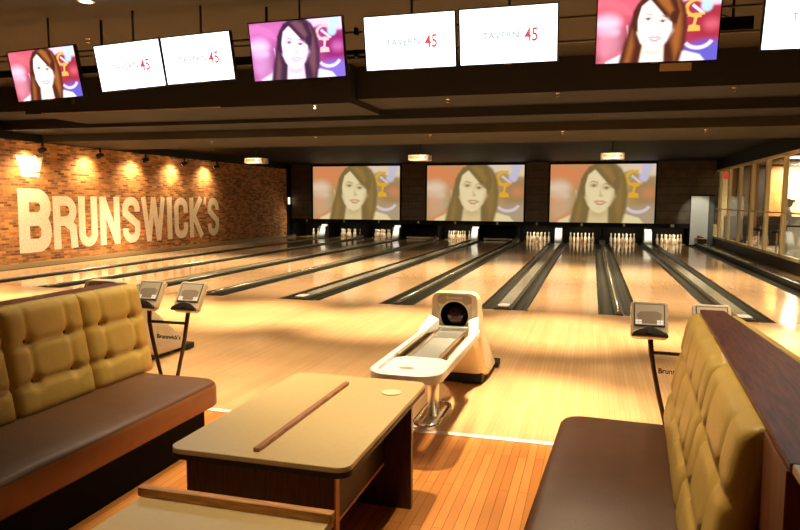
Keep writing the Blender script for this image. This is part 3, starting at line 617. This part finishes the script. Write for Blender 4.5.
# ------------------------------------------------------------------ ball return (centre)
def ball_return(loc, label):
    t = thing('ball_return', label, 'ball return', loc, group='ball returns on the approach')
    # local origin on the floor below the hood face; y+ goes to the lanes
    W = .203
    N = 40; cz = .69
    def sect(y, zt, zb, wt, wb):
        P = []
        for k in range(N):
            a = 2*PI*k/N; dx, dz = math.cos(a), math.sin(a)
            mz = (zt+zb)/2 if y > .2 else cz
            hz = (zt-mz) if dz > 0 else (mz-zb)
            sq = 1/max(abs(dx)**7+abs(dz)**7, 1e-9)**(1/7)
            x_, z_ = dx*sq, mz+dz*sq*hz
            f = (z_-zb)/(zt-zb); P.append((x_*(wb+(wt-wb)*f), y, z_))
        return P
    front = sect(0, .89, .50, W, W)
    rings = [front, sect(.10, .895, .44, W, W), sect(.19, .86, .36, W, W+.01), sect(.34, .74, .10, W-.01, W+.03), sect(.55, .56, .03, W-.02, W+.05), sect(.78, .38, .03, W-.03, W+.05), sect(1.0, .20, .03, W-.03, W+.04), sect(1.12, .08, .03, W-.03, W+.03)]
    m = MB(); m.loft(rings, CREAM, caps=False)
    circ = [(.122*math.cos(2*PI*k/N), 0, cz+.122*math.sin(2*PI*k/N)) for k in range(N)]
    m.loft([front, circ], CREAM, caps=False)
    m.bm.faces.new([m.bm.verts.new(p) for p in rings[-1]])
    bmesh.ops.remove_doubles(m.bm, verts=m.bm.verts, dist=1e-5)
    m.build('hood_shell', None, t, smooth=False).modifiers.new('bevel', 'BEVEL').width = .006
    m = MB(); m.loft([circ, [(x, .19, z) for x, y, z in circ]], caps=False); m.face([(x, .19, z) for x, y, z in circ])
    m.build('ball_opening', BLK, t)
    pan = [(-.15, .80), (-.10, .785), (-.06, .815), (0, .824), (.06, .815), (.10, .785), (.15, .80), (.15, .85), (.12, .872), (-.12, .872), (-.15, .85)]
    MB().prism(pan, -.004, -.0005, 'y').build('name_panel', TAN, t)
    for sx_ in (-1, 1):
        MB().prism([(sx_*.128, .56), (sx_*.155, .56), (sx_*.155, .79), (sx_*.128, .75)], -.003, -.0005, 'y').build('side_panel', mat('shell grey', (.55, .47, .36), .4), t)
    text_obj('panel_lettering', 'Brunswick', .034, WHITEM, t, (0, -.0055, .846), extrude=.0005)
    b_ = MB(); b_.box(-W-.045, W+.055, 1.00, 1.17, .008, .07)
    b_.build('bumper_skirt', RUB, t, .01)
    bx('body_underside', -W+.01, W-.01, .36, .8, .005, .10, RUB, t)
    # tray: oval ring of rail, open middle
    m = MB()
    def ring(x0, x1, y0, y1, r, wdt, z0, z1):
        o_ = rrect(x0, x1, y0, y1, r, 8); i_ = rrect(x0+wdt, x1-wdt, y0+wdt, y1-wdt, max(.02, r-wdt), 8)
        for zz, flip in ((z0, 1), (z1, 0)):
            pass
        V = [[m.bm.verts.new((p[0], p[1], z)) for p in P] for P, z in ((o_, z0), (o_, z1-.012), ([(a*.985+.0, b2*.995-.004) for a, b2 in o_], z1), ([(a, b2) for a, b2 in i_], z1), (i_, z0))]
        n = len(o_)
        for a, b2 in zip(V, V[1:]+V[:1]):
            for i in range(n): m.bm.faces.new((a[i], a[(i+1) % n], b2[(i+1) % n], b2[i]))
    ring(-.245, .245, -1.71, .02, .16, .05, .530, .60)
    m.build('tray_rim', WHITEM, t, .014)
    MB().prism(rrect(-.194, .194, -1.65, -1.12, .10, 8), .545, .574, 'z').build('front_pan', WHITEM, t, .008)
    MB().prism(ell(-.03, -1.46, .05, .03, 20), .5742, .577, 'z').build('pan_emblem', TAN, t)
    m = MB()
    for s in (-1, 1):
        m.prism([(s*.194, .56), (s*.176, .56), (s*.176, .585), (s*.194, .585)], -1.12, -.1, 'y')
    m.build('inner_rails', TAN, t)
    m = MB()
    for s in (-1, 1):
        m.box(min(s*.168, s*.175), max(s*.168, s*.175), -1.12, -.1, .54, .575)
    m.build('rail_grooves', DARKP, t)
    for s in (-1, 1):
        m = MB(); m.loft([[(s*(.245-.03*k*k), -.36+.34*k, .56+.0*k), (s*(.245-.03*k*k)-s*(.06+.03*k), -.36+.34*k, .56), (s*(.245-.03*k*k)-s*(.06+.03*k), -.36+.34*k, .60+.06*k), (s*(.245-.03*k*k), -.36+.34*k, .60+.10*k)] for k in (0, .25, .5, .75, 1)])
        m.build('hood_horn', WHITEM, t, .012)
    bx('carpet_bed', -.10, .10, -1.12, -.005, .545, .560, mat('grey bed carpet', (.24, .23, .19), .8), t)
    m = MB(); m.box(-.11, -.10, -1.12, -.01, .545, .575).box(.10, .11, -1.12, -.01, .545, .575).box(-.11, .11, -.35, -.10, .560, .568); m.build('bed_dividers', METAL, t)
    # pedestal
    bx('underframe', -.09, .09, -1.40, -.01, .48, .534, DARKP, t)
    MB().tube([(0, -.78, .48), (0, -.78, .05)], .045, 14).build('pedestal_post', METAL, t, smooth=True)
    m = MB()
    P = [(a, b2, .035) for a, b2 in rrect(-.11, .07, -1.02, -.42, .07, 7)]; P.append(P[0])
    m.tube(P, .018, 8); m.build('foot_loop', CHROME, t, smooth=True)
    bx('foot_plate', -.06, .06, -.9, -.6, .0, .025, METAL, t, .006)
    return t
b0 = ball_return((.175, -4.72, 0), 'cream ball return with a long white tray, in the centre beyond the low table')
ball = tag(MB().lathe([(.108*math.cos(-PI/2+PI*k/14)+.0005, .108+.108*math.sin(-PI/2+PI*k/14)) for k in range(15)], n=24).build('bowling_ball', mat('dark red ball', (.035, .008, .008), .12, coat=.6), None, smooth=True, loc=(.175, -4.62, .572)), 'dark bowling ball sitting inside the round opening of the centre ball return', 'bowling ball')
bl = ball_return((-3.27, -4.95, 0), 'cream ball return with lettering on its side, partly hidden behind the left twin console')


# ------------------------------------------------------------------ scoring consoles
SCRM = mat('console display', (.52, .41, .27), .35, emit=.05, ecol=(1, .85, .62)); SCRD = mat('console display grey', (.34, .25, .16), .35, emit=.02, ecol=(1, .8, .55)); SCRK = mat('console keys', (.7, .62, .5), .4, emit=.3, ecol=(1, .9, .7))
def console(loc, label):
    t = thing('scoring_console', label, 'scoring console', loc, group='twin scoring consoles at the approach')
    for s in (-1, 1):
        MB().tube([(s*.06, 0, .015), (s*.075, 0, .12), (s*.13, 0, .34), (s*.165, 0, .50), (s*.185, 0, .62), (s*.195, .02, .74), (s*.20, .07, .80)], [.016, .016, .017, .017, .018, .02, .022], 12).build('leg', mat('bronze tube', (.07, .045, .025), .35, metal=.6), t, smooth=True)
    MB().tube([(-.185, 0, .62), (.185, 0, .62)], .013, 10).build('crossbar', DARKP, t, smooth=True)
    MB().prism(rrect(-.16, .16, -.11, .11, .06), 0, .018, 'z').build('base_plate', DARKP, t, .004)
    for s in (-1, 1):
        h = bpy.data.objects.new('console_head', None)
        W, H = .125, .138
        hd = MB().prism([(-W, -H+.02), (-W+.02, -H), (W-.02, -H), (W, -H+.02), (W, H-.015), (W-.015, H), (-W+.015, H), (-W, H-.015)], 0, .05, 'y').build('screen_housing', CREAM, t, .008)
        bpy.data.objects.remove(h)
        hd.location = (s*.205, .02, .855); hd.rotation_euler = (math.radians(-34), 0, 0)
        MB().box(-W+.022, W-.022, -.004, .0, -.055, H-.02).build('screen_frame', DARKP, hd)
        MB().box(-W+.028, W-.028, -.006, -.0045, -.048, H-.026).build('display', SCRM, hd)
        MB().prism([(-.06, -.03), (.07, -.03), (.085, .04), (.05, .06), (-.06, .055), (-.085, .03)], -.0075, -.0065, 'y').build('display_graphic', SCRD, hd)
        m = MB()
        for i in range(2):
            for j in range(2): m.box(-.092+.022*i, -.074+.022*i, -.0085, -.0078, -.042+.018*j, -.028+.018*j); m.box(.05+.022*i, .068+.022*i, -.0085, -.0078, -.042+.018*j, -.028+.018*j)
        m.build('display_keys', SCRK, hd)
        MB().prism([(-W, -H-.005), (W, -H-.005), (W-.012, -H+.025), (.06, -.082), (.025, -.068), (-.025, -.068), (-.06, -.082), (-W+.012, -H+.025)], -.035, .0, 'y').build('control_hub', DARKP, hd, .01)
        MB().tube([(0, -.041, -.105), (0, -.036, -.105)], .022, 16).build('control_knob', RUB, hd)
    bx('sign_sheet', -.14, .15, .03, .034, .40, .57, ACRY, t)
    text_obj('sign_lettering', "Brunswick's", .052, BLACKT, t, (-.015, .028, .485), extrude=.001, offset=.0012, sx=.95)
    return t
console((-2.205, -5.42, 0), 'twin-screen scoring console on a bronze stand behind the left bench')
console((1.915, -5.42, 0), 'twin-screen scoring console on a bronze stand beyond the right bench')

# ------------------------------------------------------------------ benches
def pad_mesh(width, height, depth, face_dir, cols=2, rows=2, nu=44, nv=40):
    """tufted pad: u along Y (0..width), v up, bulges toward face_dir*X; returns MB and button positions"""
    mb = MB(); bm = mb.bm
    bu = [width*(c+.5)/cols for c in range(cols)]; bv = [height*(.30+.36*r) for r in range(rows)]
    def dep(u, v):
        e = min(u, width-u); ev = min(v, height-v)
        d = depth*(1-.8*math.exp(-(e/.016)))*(1-.8*math.exp(-(ev/.016)))
        for c in bu:
            d -= depth*.20*math.exp(-((u-c)/.02)**2)*(1 if bv[0] < v else .25)
        for r in bv: d -= depth*.24*math.exp(-((v-r)/.02)**2)
        for c in bu:
            for r in bv: d -= depth*.55*math.exp(-((u-c)**2+(v-r)**2)/.035**2)
        return max(d, .004)
    lean = .12/.65
    G_ = []
    for j in range(nv+1):
        v = height*j/nv; row = []
        for i in range(nu+1):
            u = width*i/nu; row.append(bm.verts.new((face_dir*(dep(u, v)-v*lean), u, v)))
        G_.append(row)
    for j in range(nv):
        for i in range(nu): bm.faces.new((G_[j][i], G_[j][i+1], G_[j+1][i+1], G_[j+1][i]))
    bk = lambda u, v: bm.verts.new((face_dir*(-v*lean-.05), u, v))
    c0, c1, c2, c3 = bk(0, 0), bk(width, 0), bk(width, height), bk(0, height)
    bm.faces.new([c0, c1, c2, c3])
    bm.faces.new([G_[0][i] for i in range(nu+1)]+[c1, c0]); bm.faces.new([G_[nv][i] for i in range(nu, -1, -1)]+[c3, c2])
    bm.faces.new([G_[j][0] for j in range(nv, -1, -1)]+[c0, c3]); bm.faces.new([G_[j][nu] for j in range(nv+1)]+[c2, c1])
    btn = [(face_dir*(dep(u, v)-v*lean), u, v) for u in bu for v in bv]
    return mb, btn
def seat_mb(y0, y1, xb, xf, z0, z1, round_end=.12):
    """seat cushion from back xb to front xf (xf may be < or > xb), far end y1 rounded in plan"""
    s = 1 if xf > xb else -1; x_ = abs(xf-xb); mb = MB()
    def outline(ins):
        P = [(ins*.2, 0.0), (x_-ins, 0.0)]
        r = round_end
        for k in range(9):
            a = math.radians(90*k/8); P.append((x_-ins-r+r*math.cos(a), (y1-y0)-ins-r+r*math.sin(a)))
        P.append((ins*.2, (y1-y0)-ins))
        return P
    prof = [(.012, z0), (0, z0+.012), (0, z1-.05), (.006, z1-.025), (.020, z1-.008), (.05, z1), (.16, z1+.004)]
    rings = [[(xb+s*a, y0+b2, z) for a, b2 in outline(i)] for i, z in prof]
    return mb.loft(rings)
def bench_side(t, s, X0, Yfar, Ynear, pads, seat_front, seat_back, pad_base, seg_labels=None):
    """s = +1 faces +X. coordinates local"""
    sm = seat_mb(Ynear, Yfar-.07, seat_back, seat_front, .26, .435)
    so = sm.build('seat_cushion', SEAT, t, smooth=False)
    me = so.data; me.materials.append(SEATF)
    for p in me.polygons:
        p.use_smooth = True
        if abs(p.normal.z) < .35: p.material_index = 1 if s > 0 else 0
    kx = seat_front-s*.06  # base set forward so its black stands in for shadow under the seat
    bx('seat_base', min(kx, seat_back), max(kx, seat_back), Ynear, Yfar-.22, 0, .262, mat('dark base and shade', (.004, .003, .002), .8, spec=.1), t)
    y = Yfar+.02
    for wdt in pads:
        mb_, btn = pad_mesh(wdt-.006, .64, .055, s, cols=max(2, round(wdt/.32)), nu=int(72*wdt))
        p = mb_.build('back_pad', VINY, t, smooth=True); p.location = (pad_base, y-wdt, .42)
        for b_ in btn:
            MB().lathe([(.001, -.004), (.011, 0), (.009, .005), (.001, .007)], n=10).build('button', SEAM, p, loc=b_).rotation_euler = (0, s*PI/2, 0)
        y -= wdt
# left bench
t = thing('booth_bench', 'long mustard tufted bench with brown leather seat, left of the low table', 'bench', (-2.0, -6.22, 0))
bench_side(t, 1, 0, 0, -3.6, [.60, .63, .63, .63, .63, .46], .84, .0, .19)
bx('back_panel', -.06, .0, -3.6, -.0, 0, 1.034, REDW, t); bx('top_cap', -.13, .0, -3.6, .03, 1.035, 1.06, CAPW2, t, .004)
bx('rear_panel', -.11, -.065, -3.6, .0, 0, 1.034, REDW, t)
# right bench: two seats back to back
RZ = -.06; O = Vector((1.90, -6.36, 0))
def loc2(x, y):
    d = Vector((x, y, 0))-O; q = Matrix.Rotation(-RZ, 3, 'Z') @ d; return (q.x, q.y)
t = thing('booth_bench', 'mustard tufted bench with dark wood cap and brown seat, right of the low table', 'bench', O, rz=RZ)
bench_side(t, -1, 0, 0, -2.4, [1.27, .80], -.735, -.02, -.13)
bx('back_panel', .045, .06, -2.07, .0, 0, 1.06, REDW, t)
MB().prism([loc2(1.895, -6.36), loc2(2.02, -6.36), loc2(2.06, -7.5), loc2(2.10, -8.72), loc2(1.752, -8.72)], 1.062, 1.082, 'z').build('top_cap', CAPW2, t, .004)
bx('end_board', -.012, .05, -2.36, -2.072, 0, 1.061, REDW, t, .003)
MB().prism([loc2(1.755, -8.73), loc2(2.25, -8.73), loc2(2.25, -9.4), loc2(1.72, -9.4)], 1.062, 1.085, 'z').build('end_ledge', TOP, t, .003)
MB().prism([loc2(1.80, -8.76), loc2(2.2, -8.76), loc2(2.2, -9.3), loc2(1.78, -9.3)], 0, 1.061, 'z').build('end_post', REDW, t)
t = thing('booth_bench', 'mustard tufted bench facing right, back to back with the one behind the dark wood cap', 'bench', (2.055, -6.40, 0), rz=.034)
bench_side(t, 1, 0, 0, -2.2, [1.27, .80], .735, .02, .13)

# ------------------------------------------------------------------ low table
t = thing('low_table', 'low beige-topped table with dark wood ends, standing between the two benches', 'table', (0, 0, 0))
MB().prism(rrect(-.41, .405, -8.01, -6.68, .06, 6), .606, .630, 'z').build('tabletop', TOP, t, .003)
MB().prism(rrect(-.412, .407, -8.012, -6.678, .06, 6), .585, .6055, 'z').build('top_edge_band', TOPE, t)
bx('end_panel', -.36, .325, -7.945, -7.905, 0, .584, WENGE, t, .002)
bx('end_panel', -.36, .395, -6.99, -6.95, 0, .584, WENGE, t, .002)
bx('panel_edge', .3255, .332, -7.945, -7.905, 0, .583, EDGEO, t)
bx('side_apron', .215, .24, -7.904, -6.991, .25, .584, TOPE, t); bx('apron_edge', .214, .242, -7.904, -6.991, .235, .2495, EDGEO, t)
bx('side_apron', -.30, -.275, -7.904, -6.991, .25, .584, TOPE, t)
MB().box(-.035, -.008, -7.95, -6.86, .6305, .648).build('wood_strip', INLAY, t, .003)
tag(MB().lathe([(.052, 0), (.056, .003), (.054, .006), (.001, .006)], (.27, -6.95, .6305), 28).build('coaster', mat('cream coaster', (.80, .62, .36), .4), None), 'round cream coaster on the far right corner of the low table', 'coaster')
# near counter at the bottom edge
t = thing('drinks_counter', 'beige-topped counter with a raised honey wood lip, at the bottom edge of the photo', 'counter', (0, 0, 0))
bx('counter_top', -.045, 0.59, -9.3, -8.62, .715, .745, TOP, t, .004)
bx('counter_lip', -.055, 0.60, -8.665, -8.635, .7455, .775, OAKS, t, .003)
bx('counter_panel', .05, .52, -9.2, -8.75, 0, .714, WENGE, t)

# ------------------------------------------------------------------ lounge contents behind the glass
tag(bx('lounge_door', 7.32, 7.86, 21.86, 21.97, 0, 3.28, ROOMD), 'dark brown tall door panel in the lounge behind the fourth interior window', 'door panel')
tag(bx('lounge_door', 8.02, 8.40, 21.86, 21.97, 0, 3.28, mat('black panel', (.015, .01, .008), .5)), 'black tall panel in the lounge behind the fifth interior window', 'door panel')
tag(bx('wood_wall_panel', 8.44, 9.10, 21.80, 21.97, 0, 3.28, ROOMO), 'orange wood wall panel in the lounge behind the sixth interior window', 'wall panel')
tag(bx('bar_partition', 6.5, 11.9, 19.6, 19.75, 0, 1.15, ROOMD), 'dark low bar partition running across the lounge behind the windows', 'partition')
tag(bx('lounge_column', 7.05, 7.30, 17.9, 18.2, 0, 3.28, ROOMO), 'narrow orange wood column in the lounge behind the windows', 'column')
t = thing('exit_sign', 'red lit EXIT sign behind the second interior window', 'exit sign', (6.80, 21.0, 2.82))
bx('sign_box', -.17, .17, 0, .08, -.13, .13, emi('exit red', (1, .04, .03), .6), t)
text_obj('sign_lettering', 'EXIT', .15, WHITEM, t, (0, -.003, 0), extrude=.001)
MB().tube([(0, .04, .16), (0, .04, .58)], .015, 8).build('hanger', BLK, t)
t = thing('floor_sign', 'white folding floor sign standing in the lounge behind the glass', 'floor sign', (7.0, 11.6, 0))
m = MB(); m.prism([(-.25, 0), (-.21, 0), (.0, .95), (-.03, .98)], -.22, .22, 'x'); m.build('front_leaf', WHITEM, t, .004)
m = MB(); m.prism([(.25, 0), (.21, 0), (.0, .90), (.03, .96)], -.22, .22, 'x'); m.build('rear_leaf', WHITEM, t, .004)
def stool(loc, lab):
    t = thing('bar_stool', lab, 'stool', loc, group='stools in the lounge')
    MB().lathe([(.001, .70), (.17, .70), (.19, .73), (.18, .78), (.001, .79)], n=18).build('seat', DARKP, t, smooth=True)
    MB().lathe([(.025, .02), (.025, .70)], n=10).build('post', CHROME, t); MB().lathe([(.001, 0), (.2, 0), (.19, .02), (.001, .025)], n=18).build('base', CHROME, t)
stool((7.1, 14.0, 0), 'dark round bar stool behind the fourth interior window'); stool((7.0, 16.0, 0), 'dark round bar stool behind the third interior window'); stool((7.2, 9.6, 0), 'dark round bar stool behind the sixth interior window')
def skin_obj(name, V, Ee, R, m, parent, lvl=2):
    me = bpy.data.meshes.new(name); me.from_pydata(V, Ee, []); o = bpy.data.objects.new(name, me); COL.objects.link(o); o.parent = parent
    md = o.modifiers.new('skin', 'SKIN'); md.use_smooth_shade = True
    for i, r in enumerate(R):
        me.skin_vertices[0].data[i].radius = r if isinstance(r, tuple) else (r, r)
    me.skin_vertices[0].data[0].use_root = True
    sb = o.modifiers.new('sub', 'SUBSURF'); sb.levels = lvl; sb.render_levels = lvl
    me.materials.append(m); return o
def person(loc, rz, lab, cloth, hairc):
    t = thing('person', lab, 'person', loc, rz)
    skin = mat('skin', (.42, .22, .13), .5)
    V = [(0, 0, .95), (0, 0, 1.12), (0, 0, 1.32), (0, 0, 1.43), (0, -.01, 1.51), (0, -.03, 1.60), (0, -.03, 1.70),
         (-.17, 0, 1.39), (-.22, 0, 1.12), (-.18, -.17, .98), (-.14, -.26, 1.0), (.17, 0, 1.39), (.23, 0, 1.12), (.24, -.05, .88), (.24, -.08, .80),
         (-.09, 0, .86), (-.10, -.01, .48), (-.10, .03, .09), (-.10, -.12, .035), (.09, 0, .86), (.11, .02, .48), (.12, .05, .09), (.12, -.10, .035)]
    Ee = [(0, 1), (1, 2), (2, 3), (3, 4), (4, 5), (5, 6), (3, 7), (7, 8), (8, 9), (9, 10), (3, 11), (11, 12), (12, 13), (13, 14), (0, 15), (15, 16), (16, 17), (17, 18), (0, 19), (19, 20), (20, 21), (21, 22)]
    R = [(.15, .10), (.12, .09), (.15, .10), (.10, .08), .052, (.075, .095), (.07, .09), .055, .042, .034, .026, .055, .042, .034, .026, .085, .06, .04, .035, .085, .06, .04, .035]
    skin_obj('body', V, Ee, R, skin, t)
    Vc = V[:4]+V[7:9]+V[11:13]+V[15:18]+V[19:22]
    Ec = [(0, 1), (1, 2), (2, 3), (3, 4), (4, 5), (3, 6), (6, 7), (0, 8), (8, 9), (9, 10), (0, 11), (11, 12), (12, 13)]
    Rc = [(.17, .12), (.14, .11), (.17, .12), (.11, .09), .068, .056, .068, .056, .10, .075, .055, .10, .075, .055]
    skin_obj('clothing', Vc, Ec, Rc, cloth, t)
    m = MB(); m.lathe([(.03, -.13), (.085, -.10), (.108, 0), (.10, .07), (.06, .115), (.001, .13)], (0, .015, 1.68), 16); m.build('hair', hairc, t, smooth=True)
    m = MB(); m.lathe([(.001, -.05), (.04, -.03), (.05, 0), (.04, .03), (.001, .05)], (0, .13, 1.74), 12); m.build('hair_bun', hairc, t, smooth=True)
    m = MB(); m.prism([(-.125, 1.61), (-.15, 1.635), (-.125, 1.67)], -.012, .012, 'x'); m.build('nose', skin, t, .004)
person((7.0, 12.45, 0), -1.9, 'dark-haired person in black clothes standing behind the rightmost window', mat('black clothes', (.012, .011, .012), .8), mat('dark hair', (.02, .012, .008), .6))
# bright service counter with lamps
t = thing('pendant_lamp', 'small bright ceiling panel light in the lounge behind the windows', 'lamp', (8.3, 16.2, 3.28))
bx('light_panel', -.35, .35, -.35, .35, -.03, 0, emi('panel glow', (1, .88, .62), 5), t)
